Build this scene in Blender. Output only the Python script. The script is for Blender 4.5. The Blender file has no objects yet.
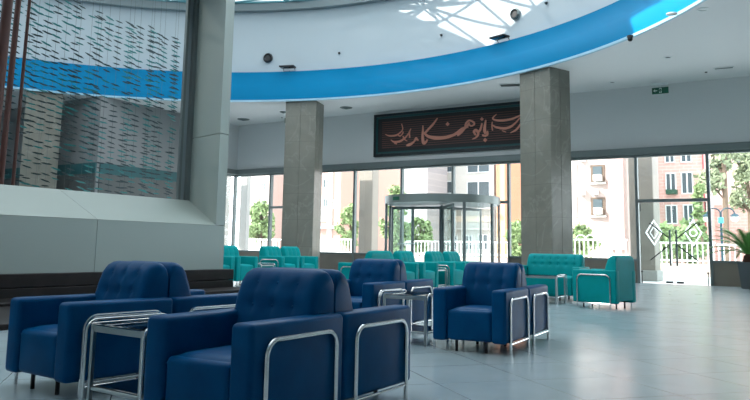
import bpy, bmesh, math, random
from mathutils import Vector, Matrix
random.seed(7)
PI = math.pi
col = bpy.context.scene.collection
# ------------------------------------------------------------------ camera frame
EYE = .86
def cam_axes(yaw=32.1, pitch=7.62, roll=1.0):
    y, p, r = (math.radians(a) for a in (yaw, pitch, roll))
    f = Vector((-math.sin(y)*math.cos(p), math.cos(y)*math.cos(p), math.sin(p)))
    rt = Vector((math.cos(y), math.sin(y), 0)); up = rt.cross(f)
    r2 = rt*math.cos(r) + up*math.sin(r)
    return r2, r2.cross(f), f
RT, UP, FW = cam_axes()
def at(px, py, Y):
    """point of the wall plane y=Y seen at photo pixel (used for far things only)"""
    d = FW + RT*((px-375)/730) - UP*((py-150)/730)
    t = Y/d.y
    return Vector((0, 0, EYE)) + d*t
# ------------------------------------------------------------------ materials
def mat(name, color, rough=.5, metal=0, spec=.5, coat=0, bump=None, noise=None):
    m = bpy.data.materials.new(name); m.use_nodes = True
    nt = m.node_tree; b = nt.nodes['Principled BSDF']
    b.inputs['Base Color'].default_value = (*color, 1)
    b.inputs['Roughness'].default_value = rough
    b.inputs['Metallic'].default_value = metal
    b.inputs['Specular IOR Level'].default_value = spec
    if coat: b.inputs['Coat Weight'].default_value = coat; b.inputs['Coat Roughness'].default_value = .25
    tc = nt.nodes.new('ShaderNodeTexCoord')
    if noise:
        sc, amt, c2 = noise
        n = nt.nodes.new('ShaderNodeTexNoise'); n.inputs['Scale'].default_value = sc; n.inputs['Detail'].default_value = 6
        mx = nt.nodes.new('ShaderNodeMix'); mx.data_type = 'RGBA'
        mx.inputs[6].default_value = (*color, 1); mx.inputs[7].default_value = (*c2, 1)
        rp = nt.nodes.new('ShaderNodeMapRange'); rp.inputs[1].default_value = .5-amt; rp.inputs[2].default_value = .5+amt
        nt.links.new(tc.outputs['Object'], n.inputs['Vector']); nt.links.new(n.outputs['Fac'], rp.inputs[0])
        nt.links.new(rp.outputs[0], mx.inputs[0]); nt.links.new(mx.outputs[2], b.inputs['Base Color'])
    if bump:
        n = nt.nodes.new('ShaderNodeTexNoise'); n.inputs['Scale'].default_value = bump[0]; n.inputs['Detail'].default_value = 4
        bp = nt.nodes.new('ShaderNodeBump'); bp.inputs['Strength'].default_value = bump[1]; bp.inputs['Distance'].default_value = bump[2]
        nt.links.new(tc.outputs['Object'], n.inputs['Vector']); nt.links.new(n.outputs['Fac'], bp.inputs['Height'])
        nt.links.new(bp.outputs[0], b.inputs['Normal'])
    return m
def glass_mat(name, tint=(1, 1, 1), refl=.06):
    m = bpy.data.materials.new(name); m.use_nodes = True; nt = m.node_tree; nt.nodes.clear()
    o = nt.nodes.new('ShaderNodeOutputMaterial'); mx = nt.nodes.new('ShaderNodeMixShader')
    t = nt.nodes.new('ShaderNodeBsdfTransparent'); g = nt.nodes.new('ShaderNodeBsdfGlossy')
    t.inputs[0].default_value = (*tint, 1); g.inputs['Roughness'].default_value = .02
    f = nt.nodes.new('ShaderNodeLayerWeight'); f.inputs['Blend'].default_value = .25
    mr = nt.nodes.new('ShaderNodeMapRange'); mr.inputs[3].default_value = refl*.6; mr.inputs[4].default_value = .5
    nt.links.new(f.outputs['Facing'], mr.inputs[0])
    mr.inputs[1].default_value = .3
    nt.links.new(mr.outputs[0], mx.inputs[0])
    nt.links.new(t.outputs[0], mx.inputs[1]); nt.links.new(g.outputs[0], mx.inputs[2])
    nt.links.new(mx.outputs[0], o.inputs[0])
    return m
def milky_mat(name, clear=.3):
    m = bpy.data.materials.new(name); m.use_nodes = True; nt = m.node_tree; nt.nodes.clear()
    o = nt.nodes.new('ShaderNodeOutputMaterial'); mx = nt.nodes.new('ShaderNodeMixShader')
    t = nt.nodes.new('ShaderNodeBsdfTransparent'); g = nt.nodes.new('ShaderNodeBsdfTranslucent')
    g.inputs[0].default_value = (.27, .29, .30, 1)
    mx.inputs[0].default_value = 1-clear
    nt.links.new(t.outputs[0], mx.inputs[1]); nt.links.new(g.outputs[0], mx.inputs[2]); nt.links.new(mx.outputs[0], o.inputs[0])
    return m
def brick_mat(name, c1, c2, mortar, w, h, rot=(PI/2, 0, 0), rough=.8, ms=.02, coat=0):
    m = bpy.data.materials.new(name); m.use_nodes = True; nt = m.node_tree; b = nt.nodes['Principled BSDF']
    tc = nt.nodes.new('ShaderNodeTexCoord'); mp = nt.nodes.new('ShaderNodeMapping'); br = nt.nodes.new('ShaderNodeTexBrick')
    mp.vector_type = 'TEXTURE'
    mp.inputs['Rotation'].default_value = rot
    br.inputs['Color1'].default_value = (*c1, 1); br.inputs['Color2'].default_value = (*c2, 1); br.inputs['Mortar'].default_value = (*mortar, 1)
    br.inputs['Scale'].default_value = 1; br.inputs['Brick Width'].default_value = w; br.inputs['Row Height'].default_value = h
    br.inputs['Mortar Size'].default_value = ms; br.inputs['Mortar Smooth'].default_value = .3
    nt.links.new(tc.outputs['Object'], mp.inputs['Vector']); nt.links.new(mp.outputs[0], br.inputs['Vector'])
    nt.links.new(br.outputs['Color'], b.inputs['Base Color']); b.inputs['Roughness'].default_value = rough
    return m
def marble_mat(name, c1, c2, vein):
    m = bpy.data.materials.new(name); m.use_nodes = True; nt = m.node_tree; b = nt.nodes['Principled BSDF']
    tc = nt.nodes.new('ShaderNodeTexCoord')
    n = nt.nodes.new('ShaderNodeTexNoise'); n.inputs['Scale'].default_value = 1.3; n.inputs['Detail'].default_value = 8; n.inputs['Roughness'].default_value = .6
    n.inputs['Distortion'].default_value = .6
    r = nt.nodes.new('ShaderNodeValToRGB'); r.color_ramp.elements[0].color = (*c1, 1); r.color_ramp.elements[1].color = (*c2, 1)
    r.color_ramp.elements[0].position = .35; r.color_ramp.elements[1].position = .65
    n2 = nt.nodes.new('ShaderNodeTexNoise'); n2.inputs['Scale'].default_value = .8; n2.inputs['Detail'].default_value = 5; n2.inputs['Distortion'].default_value = 1.2
    mr = nt.nodes.new('ShaderNodeValToRGB')
    e = mr.color_ramp.elements; e[0].position = .485; e[0].color = (0, 0, 0, 1); e[1].position = .515; e[1].color = (0, 0, 0, 1)
    k = mr.color_ramp.elements.new(.5); k.color = (.55, .55, .55, 1)
    mx = nt.nodes.new('ShaderNodeMix'); mx.data_type = 'RGBA'; mx.inputs[7].default_value = (*vein, 1)
    # slab joints
    br = nt.nodes.new('ShaderNodeSeparateXYZ')
    md = nt.nodes.new('ShaderNodeMath'); md.operation = 'PINGPONG'; md.inputs[1].default_value = .43
    lt = nt.nodes.new('ShaderNodeMath'); lt.operation = 'LESS_THAN'; lt.inputs[1].default_value = .006
    m2 = nt.nodes.new('ShaderNodeMix'); m2.data_type = 'RGBA'; m2.inputs[7].default_value = (*[c*.88 for c in c1], 1)
    L = nt.links.new
    L(tc.outputs['Object'], n.inputs['Vector']); L(tc.outputs['Object'], n2.inputs['Vector']); L(n.outputs['Fac'], r.inputs[0])
    L(n2.outputs['Fac'], mr.inputs[0]); L(mr.outputs[0], mx.inputs[0]); L(r.outputs[0], mx.inputs[6])
    L(tc.outputs['Object'], br.inputs[0]); L(br.outputs['Z'], md.inputs[0]); L(md.outputs[0], lt.inputs[0])
    L(lt.outputs[0], m2.inputs[0]); L(mx.outputs[2], m2.inputs[6]); L(m2.outputs[2], b.inputs['Base Color'])
    b.inputs['Roughness'].default_value = .28
    return m

M = {}
M['blue'] = mat('blue_leather', (.0, .078, .205), .40, spec=.07, bump=(90, .12, .002), noise=(6, .3, (.0005, .048, .145)))
M['teal'] = mat('teal_leather', (.0, .30, .32), .5, spec=.1, bump=(90, .12, .002), noise=(6, .3, (.0, .265, .265)))
M['chrome'] = mat('chrome', (.72, .74, .75), .14, 1)
M['steel'] = mat('brushed_steel', (.42, .46, .47), .32, 1)
M['dark_metal'] = mat('dark_metal', (.03, .03, .035), .4, .6)
M['table_glass'] = mat('black_glass', (.006, .012, .016), .06, 0, .7)
M['tglass'] = glass_mat('table_clear_glass', (.28, .40, .44), .3)
M['white_wall'] = mat('white_paint', (.60, .64, .64), .75, bump=(30, .05, .003))
M['grey_wall'] = mat('grey_paint', (.66, .67, .67), .8, bump=(20, .06, .003))
M['ceil'] = mat('ceiling_paint', (.76, .76, .76), .8)
M['drum'] = mat('drum_white', (.46, .525, .56), .55)
M['fascia'] = mat('blue_gloss_paint', (.0, .18, .37), .4, spec=.08)
M['lip'] = mat('pale_blue_trim', (.35, .58, .72), .3)
M['rim'] = mat('grey_rim', (.22, .26, .27), .5)
M['truss'] = mat('truss_teal', (.12, .32, .36), .4, .3)
M['white_metal'] = mat('white_metal', (.75, .78, .78), .4)
M['clad'] = mat('white_cladding', (.31, .36, .335), .5, noise=(.8, .3, (.29, .34, .315)))
M['dark_wood'] = mat('dark_wood', (.010, .009, .010), .5, spec=.2, noise=(7, .3, (.022, .018, .018)))
M['brown_wood'] = mat('reddish_wood', (.10, .032, .022), .5, noise=(3, .3, (.06, .022, .018)))
M['canopy'] = mat('canopy_grey', (.20, .235, .225), .35, .4)
M['mullion'] = mat('grey_aluminium', (.16, .19, .19), .45, .3)
M['sill'] = mat('brown_sill_panel', (.16, .14, .115), .5, noise=(3, .3, (.19, .17, .14)))
M['glass'] = glass_mat('window_glass', (.96, .98, .98), .05)
M['decal'] = milky_mat('frosted_white', .1); M['decal'].node_tree.nodes['Translucent BSDF'].inputs[0].default_value = (.95, .97, .98, 1)
M['dglass'] = glass_mat('door_glass', (.86, .92, .91), .08)
M['milky'] = milky_mat('skylight_milky', .04)
M['clear'] = glass_mat('skylight_clear', (1, 1, 1), .03)
M['marble'] = marble_mat('grey_marble', (.15, .15, .125), (.195, .19, .16), (.25, .25, .22))
M['stone'] = mat('travertine', (.30, .265, .22), .7, noise=(.9, .25, (.24, .215, .19)))
M['greystone'] = mat('grey_granite', (.34, .33, .31), .7, noise=(1.2, .25, (.28, .28, .27)))
M['sign_field'] = mat('sign_field', (.012, .010, .012), .6)
M['sign_frame'] = mat('sign_frame_black', (.008, .012, .016), .4)
M['sign_teal'] = mat('sign_teal', (.004, .07, .075), .4)
M['copper'] = mat('copper_letters', (.68, .28, .20), .55)
M['sign_line'] = mat('sign_fine_lines', (.14, .05, .04), .6)
M['fish'] = mat('teal_glass_fish', (.01, .16, .16), .3, .2)
M['fishdark'] = mat('dark_fish', (.012, .035, .04), .4, .2)
M['wire'] = mat('wire', (.10, .12, .12), .5, .3)
M['black'] = mat('black_plastic', (.012, .014, .016), .4)
M['exit'] = mat('exit_green', (.005, .09, .05), .4)
M['exitw'] = mat('exit_white', (.65, .75, .70), .5)
M['pot'] = mat('dark_pot', (.06, .075, .085), .35)
M['soil'] = mat('palm_trunk', (.05, .02, .012), .9)
M['palm'] = mat('palm_green', (.10, .30, .06), .5)
M['pinkbrick'] = brick_mat('pink_brick', (.60, .36, .31), (.55, .33, .29), (.62, .45, .40), .5, .2)
M['whiteplaster'] = mat('pale_plaster', (.43, .35, .32), .8, noise=(.3, .3, (.39, .31, .28)))
M['whitestone'] = mat('white_stone_facade', (.47, .445, .41), .8)
M['greyblock'] = brick_mat('grey_block', (.36, .34, .34), (.30, .29, .30), (.40, .38, .38), .9, .45)
M['orange'] = mat('orange_panel', (.70, .33, .20), .8)
M['redpanel'] = mat('red_panel', (.45, .10, .10), .7)
M['wglass'] = mat('facade_window_glass', (.07, .09, .10), .25, 0, .4)
M['wframe'] = mat('facade_window_frame', (.65, .68, .68), .5)
M['recess'] = mat('shaded_balcony_brown', (.13, .09, .065), .8)
M['ac'] = mat('ac_white', (.75, .75, .73), .5)
M['fence'] = mat('fence_white', (.85, .86, .86), .5)
M['leaf'] = mat('leaf_green', (.22, .30, .13), .7)
M['leaf2'] = mat('conifer_green', (.24, .28, .17), .8)
M['bark'] = mat('bark', (.14, .10, .07), .9)
M['pave'] = brick_mat('forecourt_paving', (.62, .61, .60), (.58, .57, .56), (.45, .44, .43), .6, .6, (0, 0, 0))
M['curb'] = mat('planter_pink_stone', (.52, .40, .35), .8)
M['lampblue'] = mat('lamp_post_blue', (.01, .045, .065), .4, .2)
M['lantern'] = mat('lantern_glass', (.75, .80, .78), .3)
M['cyan'] = mat('cyan_box', (.05, .45, .55), .5)
M['greensign'] = mat('dark_green_box', (.01, .06, .03), .5)
M['car'] = mat('car_paint', (.55, .58, .60), .25, .3)
M['rubber'] = mat('rubber', (.02, .02, .02), .7)
# floor: polished tiles laid on the diagonal
def floor_mat():
    m = bpy.data.materials.new('polished_floor_tiles'); m.use_nodes = True; nt = m.node_tree; b = nt.nodes['Principled BSDF']
    L = nt.links.new
    tc = nt.nodes.new('ShaderNodeTexCoord'); mp = nt.nodes.new('ShaderNodeMapping')
    mp.inputs['Rotation'].default_value = (0, 0, math.radians(-49)); mp.inputs['Location'].default_value = (.16, .1, 0)
    br = nt.nodes.new('ShaderNodeTexBrick'); br.offset = 0
    br.inputs['Color1'].default_value = (.33, .41, .44, 1); br.inputs['Color2'].default_value = (.315, .395, .425, 1); br.inputs['Mortar'].default_value = (.10, .125, .135, 1)
    br.inputs['Scale'].default_value = 1; br.inputs['Brick Width'].default_value = .66; br.inputs['Row Height'].default_value = .66
    br.inputs['Mortar Size'].default_value = .0035; br.inputs['Mortar Smooth'].default_value = .2
    n = nt.nodes.new('ShaderNodeTexNoise'); n.inputs['Scale'].default_value = 2.2; n.inputs['Detail'].default_value = 7
    mr = nt.nodes.new('ShaderNodeMapRange'); mr.inputs[3].default_value = .9; mr.inputs[4].default_value = 1.1
    vm = nt.nodes.new('ShaderNodeVectorMath'); vm.operation = 'SCALE'
    L(tc.outputs['Object'], mp.inputs[0]); L(mp.outputs[0], br.inputs['Vector']); L(tc.outputs['Object'], n.inputs['Vector'])
    L(n.outputs['Fac'], mr.inputs[0]); L(br.outputs['Color'], vm.inputs[0]); L(mr.outputs[0], vm.inputs['Scale']); L(vm.outputs[0], b.inputs['Base Color'])
    b.inputs['Roughness'].default_value = .17; b.inputs['Specular IOR Level'].default_value = .6; b.inputs['IOR'].default_value = 1.75
    n2 = nt.nodes.new('ShaderNodeTexNoise'); n2.inputs['Scale'].default_value = 3
    mr2 = nt.nodes.new('ShaderNodeMapRange'); mr2.inputs[3].default_value = .17; mr2.inputs[4].default_value = .27
    L(tc.outputs['Object'], n2.inputs['Vector']); L(n2.outputs['Fac'], mr2.inputs[0]); L(mr2.outputs[0], b.inputs['Roughness'])
    return m
M['floor'] = floor_mat()
# ------------------------------------------------------------------ mesh helpers
class MB:
    def __init__(s): s.b = bmesh.new()
    def box(s, a, b, bev=0, seg=2, rot=None):
        g = bmesh.ops.create_cube(s.b, size=1); vs = g['verts']
        c = [(a[i]+b[i])/2 for i in range(3)]; d = [abs(b[i]-a[i]) for i in range(3)]
        for v in vs: v.co = Vector((v.co.x*d[0], v.co.y*d[1], v.co.z*d[2]))
        if bev:
            es = list({e for v in vs for e in v.link_edges})
            r = bmesh.ops.bevel(s.b, geom=es, offset=min(bev, min(d)*.49), segments=seg, profile=.5, affect='EDGES')
            vs = list({v for f in r['faces'] for v in f.verts} | {v for v in vs if v.is_valid})
        m = Matrix.Translation(Vector(c))
        if rot is not None: m = m @ rot
        for v in vs: v.co = m @ v.co
        return s
    def tube(s, pts, r, seg=8, caps=True, closed=False):
        pts = [Vector(p) for p in pts]; n = len(pts); rings = []
        prev = None
        for i, p in enumerate(pts):
            if closed: t = (pts[(i+1) % n]-pts[i-1]).normalized()
            else: t = (pts[min(i+1, n-1)]-pts[max(i-1, 0)]).normalized()
            if prev is None:
                a = Vector((0, 0, 1)) if abs(t.z) < .9 else Vector((1, 0, 0))
                u = t.cross(a).normalized()
            else: u = (prev-t*prev.dot(t)).normalized()
            prev = u; w = t.cross(u)
            rr = r[i] if isinstance(r, (list, tuple)) else r
            rings.append([s.b.verts.new(p+(u*math.cos(2*PI*k/seg)+w*math.sin(2*PI*k/seg))*rr) for k in range(seg)])
        rng = range(n if closed else n-1)
        for i in rng:
            A, B = rings[i], rings[(i+1) % n]
            for k in range(seg):
                s.b.faces.new((A[k], A[(k+1) % seg], B[(k+1) % seg], B[k]))
        if caps and not closed:
            s.b.faces.new(list(reversed(rings[0]))); s.b.faces.new(rings[-1])
        return s
    def lathe(s, prof, c=(0, 0, 0), seg=24, a0=0, a1=2*PI):
        full = abs(a1-a0-2*PI) < 1e-6; n = seg if full else seg+1; R = []
        for i in range(n):
            a = a0+(a1-a0)*i/seg
            R.append([s.b.verts.new((c[0]+r*math.cos(a), c[1]+r*math.sin(a), c[2]+z)) for r, z in prof])
        for i in range(seg):
            A, B = R[i], R[(i+1) % n]
            for k in range(len(prof)-1):
                try: s.b.faces.new((A[k], B[k], B[k+1], A[k+1]))
                except ValueError: pass
        return s
    def prism(s, poly, z0, z1):
        a = [s.b.verts.new((x, y, z0)) for x, y in poly]; b = [s.b.verts.new((x, y, z1)) for x, y in poly]; n = len(poly)
        s.b.faces.new(list(reversed(a))); s.b.faces.new(b)
        for i in range(n): s.b.faces.new((a[i], a[(i+1) % n], b[(i+1) % n], b[i]))
        return s
    def extr(s, poly, axis, a, b):
        """polygon in the other two axes, extruded along axis"""
        def P(u, v, w): return {'x': (w, u, v), 'y': (u, w, v), 'z': (u, v, w)}[axis]
        A = [s.b.verts.new(P(u, v, a)) for u, v in poly]; B = [s.b.verts.new(P(u, v, b)) for u, v in poly]; n = len(poly)
        s.b.faces.new(A); s.b.faces.new(list(reversed(B)))
        for i in range(n): s.b.faces.new((A[(i+1) % n], A[i], B[i], B[(i+1) % n]))
        return s
    def quad(s, *ps):
        s.b.faces.new([s.b.verts.new(p) for p in ps]); return s
    def ball(s, c, r, sc=(1, 1, 1), u=12, v=8):
        g = bmesh.ops.create_uvsphere(s.b, u_segments=u, v_segments=v, radius=r)
        for w in g['verts']: w.co = Vector((w.co.x*sc[0], w.co.y*sc[1], w.co.z*sc[2]))+Vector(c)
        return s
    def build(s, name, m, parent=None, smooth=True, ang=35, loc=None, rz=0):
        bmesh.ops.recalc_face_normals(s.b, faces=s.b.faces[:])
        if smooth:
            for f in s.b.faces: f.smooth = True
            lim = math.radians(ang)
            for e in s.b.edges:
                if len(e.link_faces) == 2 and e.calc_face_angle(0) > lim: e.smooth = False
        me = bpy.data.meshes.new(name); s.b.to_mesh(me); s.b.free()
        me.materials.append(m)
        o = bpy.data.objects.new(name, me); col.objects.link(o)
        if parent: o.parent = parent
        if loc is not None: o.location = loc
        o.rotation_euler.z = rz
        return o
def tag(o, label=None, cat=None, group=None, kind=None):
    if label: o['label'] = label
    if cat: o['category'] = cat
    if group: o['group'] = group
    if kind: o['kind'] = kind
    return o
def empty(name, loc=(0, 0, 0), rz=0, label=None, cat=None, group=None, kind=None):
    o = bpy.data.objects.new(name, None); col.objects.link(o); o.location = loc; o.rotation_euler.z = rz
    o.empty_display_size = .1
    return tag(o, label, cat, group, kind)
def struct(o): o['kind'] = 'structure'; return o
KIDS = {}
def copy_tree(o, parent=None):
    c = o.copy(); col.objects.link(c)
    if parent: c.parent = parent
    for ch in list(o.children): copy_tree(ch, c)
    return c
# ------------------------------------------------------------------ armchair
def rloop(x, y0, y1, z0, z1, r, n=5):
    P = [(x, y0, z0)]
    for k in range(n+1):
        a = PI-PI/2*k/n; P.append((x, y0+r+r*math.cos(a), z1-r+r*math.sin(a)))
    for k in range(n+1):
        a = PI/2-PI/2*k/n; P.append((x, y1-r+r*math.cos(a), z1-r+r*math.sin(a)))
    P.append((x, y1, z0)); return P
def make_back(w, H, zb, prof, nb, nrow, dimple):
    """upholstered back: profile prof (y,z), front face first, swept along x with rounded ends and button dimples"""
    b = MB(); n = 44; rows = []
    # resample the profile
    pr = []
    for i in range(len(prof)-1):
        a, c = Vector(prof[i]), Vector(prof[i+1]); k = max(1, int((c-a).length/.022))
        for j in range(k): pr.append(a.lerp(c, j/k))
    pr.append(Vector(prof[-1]))
    cen = Vector((.30, (H+zb)/2+.1))
    bx = [(-w/2+w*(i+1)/(nb+1)) for i in range(nb)]
    bz = nrow
    er = .06
    for i in range(n+1):
        x = -w/2+w*i/n
        t = max(0, (abs(x)-(w/2-er))/er); k = er*(1-math.sqrt(max(0, 1-t*t)))
        row = []
        for p in pr:
            y, z = p
            dv = (cen-p); dl = dv.length
            # move inwards near the ends (rounded ends); top sinks, front recedes
            yy, zz = y, z
            if z > .40: zz = z-k*.85*max(0, (z-.40)/(H-.40))
            if y < .30: yy = y+k*.55
            front = 1 if y < .285 and z > zb+.2 else 0
            if front:
                for X in bx:
                    for Z in bz:
                        d2 = (x-X)**2+(z-Z)**2
                        yy += dimple*math.exp(-d2/(2*.017**2))+dimple*.45*math.exp(-d2/(2*.05**2))
                    yy += dimple*.22*math.exp(-((x-X)/.010)**2)
                for Z in bz: yy += dimple*.18*math.exp(-((z-Z)/.010)**2)
            row.append(b.b.verts.new((x, yy, zz)))
        rows.append(row)
    m = len(pr)
    for i in range(n):
        for j in range(m-1): b.b.faces.new((rows[i][j], rows[i+1][j], rows[i+1][j+1], rows[i][j+1]))
        b.b.faces.new((rows[i][m-1], rows[i+1][m-1], rows[i+1][0], rows[i][0]))
    b.b.faces.new(list(reversed(rows[0]))); b.b.faces.new(rows[-1])
    return b, [(X, Z) for X in bx for Z in bz]
def make_chair(name, W, H, AH, m, nb=3, seat_name='seat', backw=None, loops=True, dimple=.018):
    """origin on the floor at the footprint centre; faces -y; depth .72"""
    t = empty(name); at_ = .128; D = .36; zb = .095; SH = AH-.165
    iw = W/2-at_
    s = MB(); s.box((-iw+.001, -D+.012, zb), (iw-.001, .20, SH-.012), .03, 4)
    seat = s.build('seat', m, t)
    # seat top cushion swelling as a softly domed pad
    c = MB(); nx, ny = 18, 12; g = []
    for i in range(nx+1):
        r = []
        for j in range(ny+1):
            u, v = i/nx*2-1, j/ny*2-1
            k = (1-abs(u)**6)*(1-abs(v)**6)
            r.append(c.b.verts.new((u*(iw-.004), -.085+v*(.262), SH-.045+.052*k**.5)))
        g.append(r)
    for i in range(nx):
        for j in range(ny): c.b.faces.new((g[i][j], g[i+1][j], g[i+1][j+1], g[i][j+1]))
    c.build('seat_cushion', m, t)
    for sx in (-1, 1):
        a = MB(); a.box((sx*iw, -D, zb-.008), (sx*W/2, D, AH), .028, 4)
        # arm top falls softly to the front corner
        arm = a.build('arm', m, t)
        if loops:
            x = sx*(W/2+.012)
            lp = MB(); lp.tube(rloop(x, -.27, .27, .0, AH-.075, .075, 6), .0115, 10)
            l = lp.build('arm_loop', M['chrome'], t)
            cb = MB(); cb.tube([(x, -.27, .082), (x, .27, .082)], .008, 8); cb.build('side_rail', M['chrome'], l)
    yb = .355
    prof = [(.12, zb+.03), (.125, SH+.02), (.145, AH-.03), (.175, AH+.08), (.205, H-.06), (.235, H-.022), (.27, H-.004), (.305, H), (.33, H-.008), (.35, H-.03), (yb, H-.07), (yb, zb+.03)]
    bw = backw or (W-.13)
    zt = (H+SH)/2
    b, bt = make_back(bw, H, zb, prof, nb, [AH+.03, H-.075] if H-AH > .17 else [AH-.0, AH+.12], dimple)
    back = b.build('backrest', m, t, ang=60)
    for X, Z in bt:
        # y on the profile at Z
        for (y0, z0), (y1, z1) in zip(prof, prof[1:]):
            if z0 <= Z <= z1: yy = y0+(y1-y0)*(Z-z0)/(z1-z0); break
        q = MB(); q.ball((X, yy+.018, Z), .010, (1, .5, 1), 8, 6); q.build('button', m, back)
    for (lx, ly) in ((-.14, -.28), (.14, -.28), (-.14, .26), (.14, .26)):
        l = MB(); l.tube([(lx*W/.7, ly, 0), (lx*W/.7, ly, zb+.01)], .013, 8); l.build('leg', M['dark_metal'], t)
    return t
BH, BA = .743, .525       # blue chairs
TH, TA = .805, .585       # teal chairs
blue0 = make_chair('armchair', .655, BH, BA, M['blue'], backw=.52, dimple=.010)
teal0 = make_chair('armchair', .69, TH, TA, M['teal'], backw=.63, dimple=.014)
used = {}
def place(src, x, y, rz, label, group):
    o = src if src.name not in used else copy_tree(src)
    used[src.name] = 1
    o.location = (x, y, 0); o.rotation_euler.z = math.radians(rz)
    return tag(o, label, 'armchair', group)
def pair(cx, yf, rz, l1, l2, grp='blue leather armchairs in back to back pairs'):
    """front chair (faces -y) whose front centre is (cx, yf); its twin behind faces +y"""
    a = math.radians(rz); ux = Vector((math.cos(a), math.sin(a))); uy = Vector((-math.sin(a), math.cos(a)))
    p = Vector((cx, yf))+uy*.36; place(blue0, p.x, p.y, rz, l1, grp)
    p = Vector((cx, yf))+uy*(.36+.725); place(blue0, p.x, p.y, rz+180, l2, grp)
pair(-2.455, 2.425, .9, 'blue leather armchair closest to the camera, chrome arm loop, cut off by the lower edge',
     'blue leather armchair backing onto the closest armchair, only its arm and curved back end showing')
pair(-3.94, 2.63, -4, 'blue leather armchair at the far left, facing the viewer in front of the dark platform',
     'blue leather armchair back to back with the far left one, mostly hidden')
pair(-2.648, 5.74, 5, 'blue leather armchair in the open floor at centre, its whole front and seat visible',
     'blue leather armchair directly behind the centre one, narrow side with chrome loop showing')
pair(-4.05, 5.92, 4, 'blue leather armchair just left of the curled chrome table, backrest rising over the closest armchair',
     'blue leather armchair whose arm alone shows above the curled chrome table at centre')
# teal chairs of the two far rows face +x (rotation +90 turns -y to +x)
G2 = 'teal armchairs in rows near the windows'
RB = -6.9-.36
place(teal0, RB, 12.0+.35, 90, 'teal armchair leftmost of the four in the row before the revolving door', G2)
place(teal0, RB, 12.85+.35, 90, 'teal armchair second from left in the row before the revolving door', G2)
place(teal0, RB, 14.2+.35, 90, 'teal armchair third from left before the revolving door, just right of a small chrome table', G2)
place(teal0, RB, 15.05+.35, 90, 'teal armchair at the right end of the row before the revolving door', G2)
RA = -10.9-.36
place(teal0, RA, 11.13+.35, 90, 'teal armchair cut by the white wall end, leftmost of the far left row', G2)
place(teal0, RA, 11.88+.35, 90, 'teal armchair second in the far left row, just clear of the white wall end', G2)
place(teal0, RA, 13.38+.35, 90, 'teal armchair third in the far left row, left of the one beneath the marble column', G2)
place(teal0, RA, 14.14+.35, 90, 'teal armchair at the right end of the far left row, below the left marble column', G2)
place(teal0, -7.7+.36, 11.05+.35, -90, 'teal armchair facing left, only its side with chrome loop peeking past a blue armchair', G2)
place(teal0, -3.08, 11.70, -102, 'teal armchair seen from its side at right, chrome arm loop, beside the loveseat', G2)
for o_ in [o for o in bpy.data.objects if o.parent is None and 'far left row' in o.get('label', '')]: o_.scale = (1, 1, 1.06)
# loveseat
lv = make_chair('loveseat', 1.22, TH, TA, M['teal'], nb=6, backw=1.03)
lv.location = (-4.36, 12.98, 0); lv.rotation_euler.z = math.radians(1)
tag(lv, 'teal two-seat loveseat with button tufted back beside the marble column', 'loveseat')
# ------------------------------------------------------------------ side tables
def make_table(name, w, d, h):
    t = empty(name); r = .0065; p = .011
    for sx in (-1, 1):
        x = sx*(w/2-r)
        f = MB(); f.tube(rloop(x, -d/2-.012, d/2+.012, 0, h+.028, .06, 6), r, 10); lo = f.build('leg_loop', M['chrome'], t)
        for z in (h+.008, .115):
            f = MB(); f.tube([(x, -d/2, z), (x, d/2, z)], .005, 8); f.build('side_rod', M['chrome'], lo)
        for sy in (-1, 1):
            f = MB(); X = sx*(w/2-.035); Y = sy*(d/2-p); f.box((X-p, Y-p, 0), (X+p, Y+p, h+.004), .002, 1); f.build('post', M['steel'], t)
    for sy in (-1, 1):
        Y = sy*(d/2-p)
        f = MB(); f.box((-w/2+.047, Y-.008, h-.03), (w/2-.047, Y+.008, h+.0), .002, 1); f.build('top_rail', M['steel'], t)
        f = MB(); f.box((-w/2+.047, Y-.006, .105), (w/2-.047, Y+.006, .122), .002, 1); f.build('low_rail', M['steel'], t)
    g = MB(); g.box((-w/2+.02, -d/2+.0, h+.005), (w/2-.02, d/2-.0, h+.013), .003, 1); g.build('glass_top', M['tglass'], t)
    g = MB(); g.box((-w/2+.05, -d/2+.03, .118), (w/2-.05, d/2-.03, .126), .003, 1); g.build('lower_shelf', M['table_glass'], t)
    return t
def put(o, x, y, rz, label, cat='side table', group='chrome and glass side tables'):
    o.location = (x, y, 0); o.rotation_euler.z = math.radians(rz); return tag(o, label, cat, group)
tb = make_table('side_table', .49, .52, .43)
put(tb, -3.09, 2.78, -4, 'chrome framed glass side table between the far left and the closest blue armchairs')
put(copy_tree(tb), -3.35, 6.12, 3, 'chrome framed side table with curled ends left of the centre blue armchair')
put(copy_tree(tb), RB, 13.86, 90, 'small chrome side table in the gap of the teal row before the revolving door')
put(copy_tree(tb), RA, 13.02, 90, 'small chrome side table within the far left teal row')
ct = make_table('coffee_table', .95, .50, .44)
put(ct, -4.32, 12.02, 1, 'low chrome and dark glass coffee table in front of the teal loveseat', 'coffee table', 'low table by the loveseat')
del ct['group']
# ------------------------------------------------------------------ setting: floor, walls
YW = 21.8; ZW = 3.68; ZC = 5.66
RC = Vector((-11.3, 7.5)); RR = 11.9
f = MB(); f.box((-27, -7, -.2), (7.2, YW+.15, 0)); struct(f.build('floor', M['floor'], smooth=False))
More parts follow.
